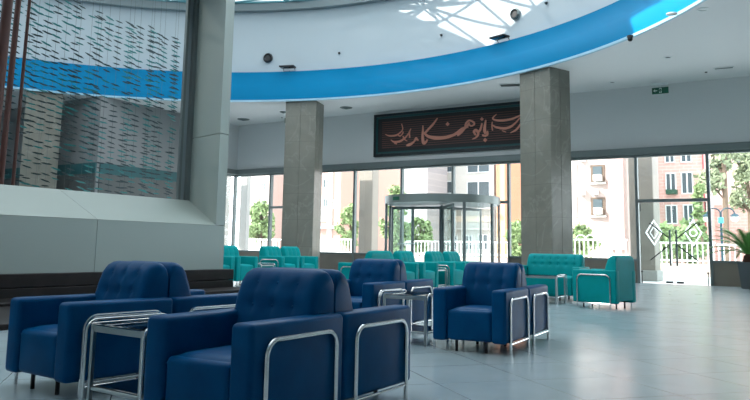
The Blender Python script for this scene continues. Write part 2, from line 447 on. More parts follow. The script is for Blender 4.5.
# ceiling soffit with a round hole
def soffit():
    b = MB(); n = 144; inn, inu, out = [], [], []
    x0, x1, y0, y1 = -27, 7.2, -7, YW+.15
    def hit(a):
        dx, dy = math.cos(a), math.sin(a); t = 1e9
        if dx > 1e-9: t = min(t, (x1-RC.x)/dx)
        if dx < -1e-9: t = min(t, (x0-RC.x)/dx)
        if dy > 1e-9: t = min(t, (y1-RC.y)/dy)
        if dy < -1e-9: t = min(t, (y0-RC.y)/dy)
        return RC.x+dx*t, RC.y+dy*t
    angs = sorted([2*PI*i/n for i in range(n)]+[math.atan2(y-RC.y, x-RC.x) % (2*PI) for x in (x0, x1) for y in (y0, y1)])
    A = [];
    for a in angs:
        ix, iy = RC.x+RR*math.cos(a), RC.y+RR*math.sin(a); ox, oy = hit(a)
        A.append([b.b.verts.new((ix, iy, ZC)), b.b.verts.new((ox, oy, ZC)), b.b.verts.new((ox, oy, ZC+.3)), b.b.verts.new((ix+.3*math.cos(a), iy+.3*math.sin(a), ZC+.3))])
    for i in range(len(A)):
        P, Q = A[i], A[(i+1) % len(A)]
        for k in range(3): b.b.faces.new((P[k], Q[k], Q[k+1], P[k+1]))
    return b
struct(soffit().build('ceiling', M['ceil'], smooth=False))
# blue fascia ring, white drum, rim
fa = MB(); fa.lathe([(RR+.03, .0), (RR-.03, .03), (RR-.02, .12), (RR+.02, .58), (RR+.05, .61), (RR+.05, 1.03), (RR+.34, 1.05), (RR+.34, .3)], (RC.x, RC.y, ZC), 160)
struct(fa.build('trim_1', M['fascia'], ang=50))
fl = MB(); fl.lathe([(RR+.02, -.012), (RR-.05, -.01), (RR-.055, .05), (RR-.02, .055)], (RC.x, RC.y, ZC), 160); struct(fl.build('trim_2', M['lip'], ang=50))
ZD = ZC+1.03; ZR = 8.84
dr = MB(); dr.lathe([(RR+.30, ZD-.02), (RR+.16, ZR)], (RC.x, RC.y, 0), 160); dr.lathe([(RR+.62, ZD-.3), (RR+.62, ZR+.2)], (RC.x, RC.y, 0), 160)
struct(dr.build('wall_drum', M['drum']))
ri = MB(); ri.lathe([(RR+.17, ZR-.02), (RR-.08, ZR-.02), (RR-.08, ZR+.22), (RR+.7, ZR+.22)], (RC.x, RC.y, 0), 160)
struct(ri.build('trim_3', M['rim'], ang=50))
# skylight dome: glass with truss
sky = empty('window_20', (RC.x, RC.y, ZR+.22)); sky['kind'] = 'structure'
RS = RR-.02; HS = 3.2; NR = 5; NM = 36
def dome(i, j): # ring i (0 rim), meridian j
    a = 2*PI*(j+(.5 if i % 2 else 0))/NM; ph = (i/NR)*PI/2
    return Vector((RS*math.cos(ph)*math.cos(a), RS*math.cos(ph)*math.sin(a), .05+HS*math.sin(ph)))
def dome2(i, j):
    p = dome(i, j); return Vector((p.x*.955, p.y*.955, p.z*.93-.02))
tr = MB()
for i in range(NR):
    for j in range(NM):
        p = dome(i, j)
        nx = (j+1) % NM
        tr.tube([p, dome(i, nx)], .045, 5, False)
        if i < NR-1:
            off = (0, -1) if i % 2 == 0 else (0, 1)
            for o_ in off: tr.tube([p, dome(i+1, (j+o_) % NM)], .045, 5, False)
    for j in range(0, NM):
        if i < 3:
            q = dome2(i, j); tr.tube([q, dome2(i, (j+1) % NM)], .035, 5, False)
            tr.tube([q, dome(i, j)], .03, 5, False); tr.tube([q, dome(i, (j+1) % NM)], .03, 5, False)
            if i < 2:
                off = (0, -1) if i % 2 == 0 else (0, 1)
                for o_ in off: tr.tube([q, dome2(i+1, (j+o_) % NM)], .035, 5, False)
tr.build('skylight_truss', M['truss'], sky)
gl = MB(); prof = [(RS*math.cos(k/10*PI/2)+.02, .1+HS*math.sin(k/10*PI/2)) for k in range(11)]
gc = MB(); N_ = 72
for i in range(N_):
    for k in range(10):
        a0, a1 = 2*PI*i/N_, 2*PI*(i+1)/N_; am = math.degrees(a0+a1)/2
        q = [(prof[k+u][0]*math.cos(a), prof[k+u][0]*math.sin(a), prof[k+u][1]) for a, u in ((a0, 0), (a1, 0), (a1, 1), (a0, 1))]
        (gc if ((18 < am < 104 and k <= 5) or (8 < am < 60 and k == 8)) else gl).quad(*q)  # clear sectors shaped to throw sun patches on the drum; milky rest added against sun
gl.build('milky_pane', M['milky'], sky); gc.build('clear_pane', M['clear'], sky, smooth=False)
# header wall above the windows, enclosing walls
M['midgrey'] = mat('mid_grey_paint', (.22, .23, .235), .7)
w = MB(); w.box((-20.35, YW, ZW), (7.2, YW+.3, ZC)); struct(w.build('wall_front', M['grey_wall'], smooth=False))
w = MB(); w.box((-20.5, 19.9, ZW), (-20.2, YW+.3, ZC)); struct(w.build('wall_left_bay', M['grey_wall'], smooth=False))
w = MB(); w.box((-27, 15.2, 0), (-20.5, 15.5, ZC)); struct(w.build('wall_left_return', M['midgrey'], smooth=False))
w = MB(); w.box((-27.2, -7, 0), (-26.9, 15.5, ZC)); struct(w.build('wall_left', M['grey_wall'], smooth=False))
w = MB(); w.box((-27, -7.2, 0), (7.2, -6.9, ZC)); struct(w.build('wall_back', M['grey_wall'], smooth=False))
w = MB(); w.box((7.0, -7, 0), (7.3, YW+.3, ZC)); struct(w.build('wall_right', M['grey_wall'], smooth=False))
# teal rail band on the left wall seen through the sculpture
M['tealband'] = mat('teal_band', (.02, .10, .11), .5); M['darkpanel'] = mat('dark_grey_panel', (.10, .11, .11), .5)
w = MB(); w.box((-26.9, 2, 2.9), (-26.72, 15.2, 3.35)); struct(w.build('trim_4', M['tealband'], smooth=False))
# header trim (dark shade-box line above windows)
w = MB(); w.box((-20.2, YW-.13, ZW-.03), (7.0, YW+.02, ZW+.17), .01, 1); struct(w.build('trim_5', M['mullion'], smooth=False))
w = MB(); w.box((-20.5, 15.2, 0), (-20.2, 19.86, ZC)); struct(w.build('wall_left_solid', M['midgrey'], smooth=False))
for k, (a_, b_) in enumerate((((-20.2, 15.3), (-20.14, 19.84)), ((-26.9, 15.14), (-20.2, 15.2)))):
    w = MB(); w.box((*a_, 3.1), (*b_, 3.45)); struct(w.build('trim_%d' % (7+2*k), M['tealband'], smooth=False))
    w = MB(); w.box((a_[0]+(0 if k else 0), a_[1]+(.02 if k else 0), 0), (b_[0]-(0 if k else .02), b_[1], 3.1)); struct(w.build('trim_%d' % (8+2*k), M['darkpanel'], smooth=False))
w = MB(); w.box((-20.24, 19.84, ZW-.03), (-20.08, YW-.13, ZW+.17), .01, 1); struct(w.build('trim_6', M['mullion'], smooth=False))
# windows along the front wall
XS = [-20.27, -18.4, -16.45, -14.5, -12.55, -10.6, -8.65, -6.7, -4.75, -2.85, -.92, 1.0, 2.95, 4.9, 6.95]
SILL = .655
def window(n, x0, x1, low=SILL, transom=None, axis='x', yy=YW, kind='window', panes=True):
    t = empty('%s_%d' % (kind, n), ((x0+x1)/2, yy, 0) if axis == 'x' else (yy, (x0+x1)/2, 0)); t['kind'] = 'structure'
    if axis == 'y': t.rotation_euler.z = PI/2
    h = (x1-x0)/2
    fr = MB()
    fr.box((-h-.04, -.06, 0), (-h+.04, .10, ZW-.02), .006, 1)
    fr.box((h-.04, -.06, 0), (h+.04, .10, ZW-.02), .006, 1) if False else None
    fr.box((-h+.04, -.05, ZW-.10), (h-.04, .08, ZW-.02), .006, 1)
    if low > .1: fr.box((-h+.04, -.05, low-.04), (h-.04, .08, low+.02), .006, 1)
    fr.build('window_frame', M['mullion'], t)
    if transom:
        tt = MB(); tt.box((-h+.04, -.06, transom-.045), (h-.04, .09, transom+.045), .006, 1); tt.build('transom', M['mullion'], t)
    if low > .1:
        s = MB(); s.box((-h+.04, -.03, .0), (h-.04, .12, low-.04), .004, 1); s.build('sill_panel', M['sill'], t)
    if panes:
        lo = low+.02 if low > .1 else (transom+.045 if transom else .02)
        if transom and low > .1:
            g = MB(); g.box((-h+.04, .01, low+.02), (h-.04, .02, transom-.045)); g.build('pane', M['glass'], t, smooth=False)
            lo = transom+.045
        g = MB(); g.box((-h+.04, .01, lo), (h-.04, .02, ZW-.10)); g.build('pane', M['glass'], t, smooth=False)
    return t
n = 1
for i in range(len(XS)-1):
    x0, x1 = XS[i], XS[i+1]
    if i in (4, 5): window(n, x0, x1, 0, 2.36)            # over the revolving door
    elif i == 8: continue
    elif i == 1: window(n, x0, x1, .655, 2.33)
    else: window(n, x0, x1)
    n += 1
for k, (a, b) in enumerate(((19.9, 21.72),)):
    window(n, a, b, SILL, axis='y', yy=-20.27); n += 1
# glass entrance door
dt = window(1, XS[8], XS[9], 0, 2.32, kind='door')
XD = (XS[8]+XS[9])/2
for sx in (-1, 1):
    g = MB(); g.box((sx*.012, .0, .03), (sx*.90, .012, 2.26)); lf = g.build('door_leaf', M['dglass'], dt, smooth=False)
    h = MB(); hx = sx*.085
    h.tube([(hx, -.06, .5), (hx, -.06, 1.5)], .026, 8)
    for z in (.7, 1.4): h.tube([(hx, -.06, z), (hx, .0, z)], .012, 6)
    h.build('pull_handle', M['mullion'], lf)
    for zs in (1, -1):
        q = MB(); q.tube([(sx*.10, -.04, 1.17+zs*.09), (sx*.62, -.04, 1.17+zs*.52)], .017, 6); q.build('cross_rod', M['dark_metal'], lf)
    dz = 1.42; dx = sx*.515
    for aa, cc, rr in ((.235, .37, .028),)+(((.12, .19, .016),) if sx < 0 else ()):
        q = MB(); q.extr([(dx-aa, dz), (dx, dz+cc), (dx+aa, dz), (dx+aa-rr*1.6, dz), (dx, dz+cc-rr*2.2), (dx-aa+rr*1.6, dz)], 'y', .013, .017)
        q.extr([(dx-aa, dz), (dx, dz-cc), (dx+aa, dz), (dx+aa-rr*1.6, dz), (dx, dz-cc+rr*2.2), (dx-aa+rr*1.6, dz)], 'y', .013, .017)
        q.build('frosted_diamond', M['decal'], lf, smooth=False)
    if sx > 0:
        q = MB(); q.lathe([(.075, 0), (.11, 0), (.11, .004), (.075, .004)], seg=20)
        for v in q.b.verts: v.co = Vector((v.co.x+dx, .013+v.co.z, v.co.y+dz))
        q.build('frosted_circle', M['decal'], lf, smooth=False)
    q = MB(); q.box((sx*.05, -.03, .02), (sx*.23, .03, .075), .006, 1); q.build('floor_patch_fitting', M['black'], lf)
    q = MB(); q.tube([(sx*.86, -.05, .0), (sx*.86, -.05, .33)], .013, 6); q.ball((sx*.86, -.05, .33), .03); q.build('pivot_post', M['dark_metal'], lf)
    q = MB(); q.tube([(sx*.86, -.03, 2.02), (sx*.86, -.03, 2.26)], .013, 6); q.build('pivot_post', M['dark_metal'], lf)
# ------------------------------------------------------------------ marble columns set round the ring
def column(ang, label, w=1.08, d=.78):
    a = math.radians(ang); c = RC+Vector((math.cos(a), math.sin(a)))*(RR+.06+d/2)
    t = empty('marble_column', (c.x, c.y, 0), a-PI/2, label, 'column', 'marble clad columns round the ring')
    b = MB(); g = .008; th = .03
    b.box((-w/2+th, -d/2+th, 0), (w/2-th, d/2-th, ZC)); b.build('core', M['rim'], t, smooth=False)
    for s in (-1, 1):
        for u in (-1, 1):
            p = MB(); x0, x1 = (0+g/2, w/2) if u > 0 else (-w/2, -g/2)
            p.box((x0, s*d/2, 0), (x1, s*(d/2-th), ZC), .004, 1); p.build('cladding', M['marble'], t, smooth=False)
            p = MB(); y0, y1 = (g/2, d/2-th-.001) if u > 0 else (-d/2+th+.001, -g/2)
            p.box((s*w/2, y0, 0), (s*(w/2-th), y1, ZC), .004, 1); p.build('cladding', M['marble'], t, smooth=False)
    return t
column(66.8, 'grey marble column right of the calligraphy panel, its right side catching warm light')
column(107.1, 'grey marble column at left behind the far teal row, with pale veins')
column(147.4, 'pale column glimpsed through the hanging sculpture behind the white wall opening')
# ------------------------------------------------------------------ calligraphy panel
def plane_sign():
    x0, x1, z0, z1 = -13.68, -7.0, 4.04, 5.55; y = YW
    t = empty('calligraphy_panel', ((x0+x1)/2, y, z0), 0, 'long dark panel of copper coloured Persian calligraphy on the wall above the revolving door', 'sign')
    cx = (x0+x1)/2
    def L(x, z, yy): return (x-cx, yy-y, z-z0)
    b = MB(); b.box(L(x0, z0, y-.06), L(x1, z1, y)); b.build('board', M['sign_field'], t, smooth=False)
    fr = MB()
    def frame(mb, a0, a1, b0, b1, th, yy):
        mb.box(L(a0, b0, yy), L(a1, b0+th, y-.05)); mb.box(L(a0, b1-th, yy), L(a1, b1, y-.05))
        mb.box(L(a0, b0+th, yy), L(a0+th, b1-th, y-.05)); mb.box(L(a1-th, b0+th, yy), L(a1, b1-th, y-.05))
    frame(fr, x0, x1, z0, z1, .09, y-.10); fr.build('outer_frame', M['sign_frame'], t, smooth=False)
    f2 = MB(); frame(f2, x0+.10, x1-.10, z0+.10, z1-.10, .06, y-.09); f2.build('teal_border', M['sign_teal'], t, smooth=False)
    ln = MB()
    zz = z0+.30
    while zz < z1-.28:
        ln.box(L(x0+.33, zz, y-.068), L(x1-.33, zz+.022, y-.058)); zz += .075
    ln.build('fine_script_lines', M['sign_line'], t, smooth=False)
    A = lambda x, yy: at(372+x/6.66, 100+yy/6.66, YW-.09)
    B = lambda x, yy: at(442+x/6.67, 95+yy/6.67, YW-.09)
    K = 1/6.66*.0335   # crop pixels -> metres
    S = [(A, [(640,180,4),(600,190,10),(560,222,12),(530,237,13),(480,250,15),(420,252,17),(370,240,13),(345,215,6)]),
         (A, [(435,120,4),(402,165,10),(365,205,10),(345,228,8)]),
         (A, [(338,168,4),(338,200,8),(336,240,12),(342,285,15),(358,280,10),(368,262,6)]),
         (A, [(228,303,5),(245,298,14),(262,290,11),(280,275,7),(292,255,12),(298,262,10),(308,268,5)]),
         (A, [(251,200,4),(248,225,6),(250,252,7)]),
         (A, [(125,265,3),(145,278,8),(180,276,10),(215,255,8),(240,225,5),(258,190,3)]),
         (A, [(88,228,3),(112,238,7),(150,237,8),(180,222,6),(203,195,4),(196,158,4)]),
         (A, [(172,232,4),(184,240,6),(196,232,4),(206,218,5)]), (A, [(148,286,6),(162,292,6)]), (A, [(205,240,5),(216,262,5),(232,272,4)]),
         (B, [(182,182,6),(168,205,10),(150,222,10),(128,248,12),(100,268,13)]),
         (B, [(152,212,6),(160,188,9),(180,170,8),(208,180,9),(214,196,7),(192,206,7),(176,190,6)]),
         (B, [(224,268,7),(212,244,11),(226,234,12),(240,250,11),(238,268,10),(222,285,7),(200,294,3)]),
         (B, [(266,188,6),(260,215,9),(252,235,10),(238,248,8)]),
         (B, [(292,165,5),(286,200,11),(283,235,14),(290,258,11)]),
         (B, [(268,266,9),(285,272,9),(302,262,10),(302,238,6)]),
         (B, [(362,128,3),(338,152,6),(350,165,8),(400,170,10),(460,160,9),(500,145,7),(530,130,4)]),
         (B, [(336,200,5),(360,214,9),(410,222,11),(455,212,10),(490,185,7),(520,150,4)]),
         (B, [(455,252,3),(490,234,8),(512,210,8),(535,175,5)]), (B, [(334,178,4),(332,208,5),(336,236,5)]), (B, [(400,238,4),(425,246,4)])]
    cal = MB()
    def ribbon(F, pts):
        P = [(Vector(F(a, b)), c*K) for a, b, c in pts]
        # Catmull resample
        Q = []
        for i in range(len(P)-1):
            p0, p1, p2, p3 = P[max(i-1, 0)], P[i], P[i+1], P[min(i+2, len(P)-1)]
            for k in range(6):
                t_ = k/6
                v = .5*((2*p1[0])+(p2[0]-p0[0])*t_+(2*p0[0]-5*p1[0]+4*p2[0]-p3[0])*t_*t_+(3*p1[0]-p0[0]-3*p2[0]+p3[0])*t_**3)
                Q.append((v, p1[1]+(p2[1]-p1[1])*t_))
        Q.append(P[-1]); R = []
        for i, (v, r) in enumerate(Q):
            d = (Q[min(i+1, len(Q)-1)][0]-Q[max(i-1, 0)][0]); nrm = Vector((-d.z, 0, d.x)).normalized()*r*.72
            o = Vector(t.location)
            a, b = v+nrm-o, v-nrm-o
            R.append([cal.b.verts.new(a), cal.b.verts.new(b), cal.b.verts.new(b+Vector((0, .03, 0))), cal.b.verts.new(a+Vector((0, .03, 0)))])
        for i in range(len(R)-1):
            for k in range(4): cal.b.faces.new((R[i][k], R[i][(k+1) % 4], R[i+1][(k+1) % 4], R[i+1][k]))
        cal.b.faces.new(R[0]); cal.b.faces.new(list(reversed(R[-1])))
    for F, p in S: ribbon(F, p)
    for F, x, yy, r in ((A, 502, 160, 14), (B, 265, 160, 12), (B, 287, 300, 14), (A, 160, 290, 6), (A, 205, 214, 6)):
        v = F(x, yy)-Vector(t.location); k = r*K
        cal.extr([(v.x-k, v.z), (v.x, v.z-k), (v.x+k, v.z), (v.x, v.z+k)], 'y', v.y, v.y+.03)
    cal.build('lettering', M['copper'], t, smooth=False)
    return t
plane_sign()
# ------------------------------------------------------------------ revolving door
def revolving():
    cx, cy, R, H0, H1 = -10.4, 20.6, 1.78, 2.22, 2.46
    t = empty('revolving_door', (cx, cy, 0), 0, 'round glass revolving door with a steel canopy band in the window wall', 'revolving door')
    b = MB(); b.lathe([(R-.03, H0), (R+.03, H0), (R+.03, H1), (R-.03, H1), (0, H1)], seg=64); b.build('canopy', M['canopy'], t, ang=50)
    b = MB(); b.lathe([(R-.03, H0+.01), (0, H0+.01)], seg=64); b.build('canopy_soffit', M['rim'], t)
    e = MB(); a = math.radians(-118)
    for k in range(6):
        a0 = a+k*.03; e.quad(*[( (R+.034)*math.cos(q), (R+.034)*math.sin(q), z) for q, z in ((a0, H0+.07), (a0+.03, H0+.07), (a0+.03, H0+.17), (a0, H0+.17))])
    e.build('green_exit_plate', M['exit'], t, smooth=False)
    # drum posts + curved glass
    spans = ((150, 222), (-42, 30))
    for a0, a1 in spans:
        for a in (a0, (a0+a1)/2, a1):
            q = math.radians(a); p = MB(); p.box((-.035, -.04, 0), (.035, .04, H0), .005, 1, None)
            o = p.build('drum_post', M['mullion'], t); o.location = (R*math.cos(q), R*math.sin(q), 0); o.rotation_euler.z = q
        g = MB(); g.lathe([(R-.006, .05), (R+.006, .05), (R+.006, H0), (R-.006, H0)], seg=16, a0=math.radians(a0), a1=math.radians(a1)); g.build('curved_glass', M['dglass'], t)
    c = MB(); c.tube([(0, 0, 0), (0, 0, H0)], .045, 12); c.build('centre_post', M['mullion'], t)
    for k in range(3):
        q = math.radians(68+k*120); wing = MB(); r1 = R-.08
        wing.box((.03, -.02, 2.10), (r1, .02, 2.18)); wing.box((.03, -.02, .02), (r1, .02, .12)); wing.box((r1-.05, -.02, .12), (r1, .02, 2.10)); wing.box((.03, -.02, .12), (.08, .02, 2.10))
        o = wing.build('wing_frame', M['mullion'], t, smooth=False); o.rotation_euler.z = q
        g = MB(); g.box((.08, -.004, .12), (r1-.05, .004, 2.10)); o2 = g.build('pane', M['dglass'], o, smooth=False)
        h = MB(); h.tube([(.7, -.05, 1.0), (r1-.2, -.05, 1.0)], .015, 8); h.build('push_bar', M['steel'], o)
    return t
revolving()
# ------------------------------------------------------------------ white wall structure with hanging sculpture, dark platform
XP = -9.5
wl = empty('wall_feature', (XP, 5, 0)); wl['kind'] = 'structure'
def P_(mb, n, m=None, sm=False): o = mb.build(n, m or M['clad'], wl, smooth=sm); return o
def rel(p): return (p[0]-XP, p[1]-5, p[2])
Y0, Y1, YE = -3.0, 9.76, 9.99; Z1, Z2 = 1.215, 1.70; XB = XP-1.0; ZT0, ZT1 = 5.9, 6.6
def panels(y0, y1, n):
    st = (y1-y0)/n
    return [(y0+i*st+.004, y0+(i+1)*st-.004) for i in range(n)]
SEAMS = [Y0, .3, 3.9, 7.23, YE]
for a, b in zip(SEAMS, SEAMS[1:]):
    bb = b if b < YE else YE
    m_ = MB(); m_.extr([(-.06, .424), (0, .424), (0, Z1-.006), (-.06, Z1-.006)], 'y', a+.003-5, bb-.003-5); P_(m_, 'front_panel')
    if a < Y1:
        e = min(b, Y1)
        y_end_back = e if b < YE else Y1+.29
        m_ = MB()
        lo0, lo1, hi0, hi1 = a+.003, (e-.003 if b < YE else Y1), a+.003, y_end_back-.003
        vs = [(0, lo0, Z1), (0, lo1, Z1), (-1.0, hi1, Z2), (-1.0, hi0, Z2)]
        top = [m_.b.verts.new((x, y-5, z)) for x, y, z in vs]; bot = [m_.b.verts.new((x-(.06 if x == 0 else 0), y-5, z-(.02 if x == 0 else .06))) for x, y, z in vs]
        m_.b.faces.new(top); m_.b.faces.new(list(reversed(bot)))
        for i in range(4): m_.b.faces.new((top[i], top[(i+1) % 4], bot[(i+1) % 4], bot[i]))
        P_(m_, 'sloped_sill')
# right jamb: narrow front strip + splayed reveal (two lifts), outer return
for z0, z1 in ((Z1, 2.9), (2.91, ZT0)):
    m_ = MB(); zlo = z0
    m_.prism([(0, Y1-5), (0, YE-5), (-.05, YE-5), (-.05, Y1+.012-5)], z0+.003, z1); P_(m_, 'jamb_strip')
    m_ = MB(); m_.prism([(-.0, Y1-5), (-.05, Y1+.05-5), (-1.0, Y1+.33-5), (-1.0, Y1+.28-5)], z0+.003, z1); P_(m_, 'splayed_reveal')
m_ = MB(); m_.prism([(0, YE+.0-5), (-.04, YE+.0-5), (-1.04, YE+.36-5), (-1.0, YE+.40-5)], .424, ZT1); P_(m_, 'return_face')
m_ = MB(); m_.box((-.9, Y0-5, ZT0), (0, YE-5, ZT1), .004, 1); P_(m_, 'lintel_panel')
m_ = MB(); m_.box((-1.0, Y0-5, .425), (-.93, Y1+.3-5, Z2-.05)); P_(m_, 'inner_face')
# dark inner frame at the back edge of the reveal
m_ = MB(); m_.box((-1.12, Y1+.20-5, Z2-.05), (-1.0, Y1+.30-5, ZT0+.2)); m_.box((-1.12, Y1+.04-5, Z2-.05), (-1.06, Y1+.10-5, ZT0+.2)); m_.box((-1.12, Y0-5, ZT0), (-1.0, Y1+.3-5, ZT0+.1)); P_(m_, 'inner_steel_frame', M['mullion'])
m_ = MB(); m_.box((-1.10, Y1+.10-5, Z2-.04), (-1.08, Y1+.20-5, ZT0+.1)); P_(m_, 'frame_infill', M['rim'])
# platform
pf = empty('platform', (XP, 5, 0), 0, 'long dark wooden stepped platform running beneath the white wall', 'platform')
m_ = MB(); m_.box((-1.6, -8, .235), (.06, 5.22, .42), .008, 1); m_.build('upper_tier', M['dark_wood'], pf)
m_ = MB(); m_.box((-1.6, -8, .0), (.06, 5.22, .225), .008, 1); m_.build('riser', M['dark_wood'], pf)
m_ = MB()
m_.box((.065, -8, .0), (.75, 5.9, .10), .006, 1); m_.build('step', M['dark_wood'], pf)
m_ = MB(); m_.box((.755, -8, .0), (2.6, 1.6, .06), .006, 1); m_.build('deck', M['dark_wood'], pf)
# hanging sculpture: fine wires with fish-like slips
sc_ = empty('hanging_sculpture', (-12.6, 6.5, 1.2), 0, 'hanging sculpture of small teal slips on vertical wires behind the white wall opening', 'sculpture')
fishes = []
random.seed(11)
NW = 52
for i in range(NW):
    y = 3.0+i*(9.6/NW)+random.uniform(-.02, .02); x = random.uniform(-.12, .1)
    wy = y-6.5
    m_ = MB(); m_.tube([(x, wy, .1), (x, wy, 5.6)], .0035, 4, False)
    m_.build('wire', M['wire'], sc_, smooth=False)
    z = .45+random.uniform(0, .1)
    while z < 4.4:
        wave = .5+.5*math.sin(wy*1.3+z*2.1)
        if random.random() < .70+.3*wave: fishes.append((x, wy, z, random.uniform(.8, 1.2)))
        z += random.uniform(.09, .13)
print('fish', len(fishes))
def fish(mb, x, y, z, s):
    # slim leaf-shaped slip lying along y, slightly tilted
    L = .11*s; h = .013*s; tl = random.uniform(-.28, -.02)
    pts = [(-L, 0), (-L*.45, h), (0, h*.8), (L*.45, h*1.2), (L, 0), (L*.45, -h*.8), (0, -h*1.2), (-L*.45, -h)]
    p2 = [(y+a*math.cos(tl)-b*math.sin(tl), z+a*math.sin(tl)+b*math.cos(tl)) for a, b in pts]
    mb.extr(p2, 'x', x-.008, x+.008)
random.shuffle(fishes)
vis = [q for q in fishes if q[2] < 2.8 and q[1] > .2]
big = vis[:100]; bs = set(big)
for q in big:
    m_ = MB(); fish(m_, *q); m_.build('fish_slip', M['fish'] if random.random() < .35 else M['fishdark'], sc_, smooth=False)
m_ = MB(); m2 = MB()
for q in fishes:
    if q not in bs: fish(m_ if random.random() < .35 else m2, *q)
a = m_.build('fish_slips', M['fish'], sc_, smooth=False); a['kind'] = 'stuff'
a = m2.build('fish_slips', M['fishdark'], sc_, smooth=False); a['kind'] = 'stuff'
# reddish wooden posts at far left behind the opening
for k, (y, x, r, lean) in enumerate(((6.62, -11.45, .085, .03), (6.95, -11.7, .05, .03), (6.2, -11.4, .11, .03), (7.2, -11.75, .03, .02))):
    m_ = MB(); m_.tube([(0, 0, 0), (0, lean*.3, 2), (0, lean*1.2, 4), (0, lean*3, 7.5)], [r, r, r*.95, r*.9], 12)
    o = m_.build('wooden_post', M['brown_wood'], loc=(x, y, 0))
    tag(o, ['reddish brown wooden post, widest lit one behind the wires at far left', 'thin reddish brown post just right of the wide one at far left', 'dark reddish post at the very left edge of the opening', 'thinnest brown post, rightmost of the cluster behind the wires'][k], 'post', 'wooden posts behind the hanging wires')
# ------------------------------------------------------------------ ceiling fittings
def ceil_disc(x, y, r, label, name='downlight', cat='ceiling light', m='white_metal', inner='black'):
    t = empty(name, (x, y, ZC), 0, label, cat)
    b = MB(); b.lathe([(r, 0), (r, -.015), (r*.72, -.02), (r*.7, -.004)], seg=24); b.build('ring', M[m], t)
    b = MB(); b.lathe([(r*.7, -.006), (0, -.006)], seg=24); b.build('lens', M[inner], t)
    return t
M['lens'] = mat('frosted_lens', (.7, .72, .72), .3)
ceil_disc(-2.53, 15.25, .11, 'recessed round downlight nearer the blue ring of the two bright ones at top right', inner='lens')
ceil_disc(-1.95, 15.25, .11, 'recessed round downlight rightmost of the two bright ones at top right', inner='lens')
ceil_disc(-3.01, 16.11, .09, 'small round downlight by the ring just right of the security camera', inner='lens')
ceil_disc(-3.24, 18.72, .10, 'round downlight midway across the right soffit')
ceil_disc(-5.12, 20.83, .10, 'round downlight on the soffit just right of the marble column')
ceil_disc(-2.65, 20.78, .035, 'tiny dark sprinkler head beside the rectangular vent', 'sprinkler', 'sprinkler', 'black')
ceil_disc(-17.4, 21.1, .03, 'tiny dark sprinkler on the far left soffit', 'sprinkler', 'sprinkler', 'black')
def vent(x, y, w, d, rz, label, round_=False):
    t = empty('air_vent', (x, y, ZC), rz, label, 'air vent')
    if round_:
        for k in range(4):
            b = MB(); r = w*(1-.22*k); b.lathe([(r, -.004*k), (r-.02, -.02-.012*k), (r-.05, -.01-.008*k)], seg=28); b.build('diffuser_ring', M['mullion'], t)
        b = MB(); b.lathe([(w, -.002), (0, -.002)], seg=28); b.build('recess', M['black'], t)
    else:
        b = MB(); b.box((-w, -d, -.02), (w, -d+.03, 0)); b.box((-w, d-.03, -.02), (w, d, 0)); b.box((-w, -d, -.02), (-w+.03, d, 0)); b.box((w-.03, -d, -.02), (w, d, 0)); b.build('frame', M['white_metal'], t, smooth=False)
        b = MB()
        for k in range(5): b.box((-w+.03, -d+.03+(2*d-.06)*(k+.2)/5, -.014), (w-.03, -d+.03+(2*d-.06)*(k+.6)/5, -.003))
        b.build('louvre', M['mullion'], t, smooth=False)
        b = MB(); b.box((-w+.03, -d+.03, -.002), (w-.03, d-.03, .0)); b.build('recess', M['black'], t, smooth=False)
vent(-2.19, 20.5, .24, .09, .1, 'rectangular linear air vent near the wall at far right of the soffit')
vent(-7.75, 19.85, .36, .2, .3, 'rectangular grille in the soffit just left of the right marble column')
vent(-14.1, 20.55, .22, 0, 0, 'round air diffuser in the soffit right of the left marble column', True)
vent(-18.97, 20.7, .24, 0, 0, 'round air diffuser in the soffit left of the left marble column', True)
vent(-16.6, 20.2, .14, 0, 0, 'small round diffuser on the soffit beside the left marble column', True)
# security camera
t = empty('security_camera', (-3.62, 16.42, ZC), 0, 'small black dome security camera under the blue ring at right', 'camera')
b = MB(); b.lathe([(.07, 0), (.07, -.04), (.05, -.05), (0, -.05)], seg=16); b.build('base', M['black'], t)
b = MB(); b.ball((0, 0, -.075), .06); b.build('lens_dome', M['table_glass'], t)
def projector(px_ang, z, label):
    a = math.radians(px_ang); x, y = RC.x+(RR+.02)*math.cos(a), RC.y+(RR+.02)*math.sin(a)
    t = empty('floodlight', (x, y, z), a-PI/2, label, 'floodlight', 'floodlights on the blue ring')
    b = MB(); b.box((-.26, -.16, .10), (.26, .14, .155), .015, 2, None)
    o = b.build('lamp_body', M['black'], t)
    b = MB(); b.box((-.23, -.135, .092), (.23, .115, .10)); b.build('lens', M['table_glass'], t, smooth=False)
    b = MB(); b.tube([(-.2, .13, .12), (-.2, .2, .02), (.2, .2, .02), (.2, .13, .12)], .012, 6); b.build('bracket', M['dark_metal'], t)
    b = MB(); b.tube([(0, .2, 0), (0, .2, .04)], .02, 8); b.build('stem', M['dark_metal'], t)
def ang_of(px, py, z):
    """angle about the ring centre where the ring wall is seen at this photo pixel"""
    d = FW+RT*((px-375)/730)-UP*((py-150)/730); h = Vector((d.x, d.y)); lo = (z-EYE)/d.z
    p = h*lo-RC; return math.degrees(math.atan2(p.y, p.x))
projector(ang_of(287, 67, 6.82), ZD+.02, 'black floodlight on the blue ring ledge above the left marble column')
projector(ang_of(487, 34, 6.82), ZD+.02, 'black floodlight on the blue ring ledge above the calligraphy panel')
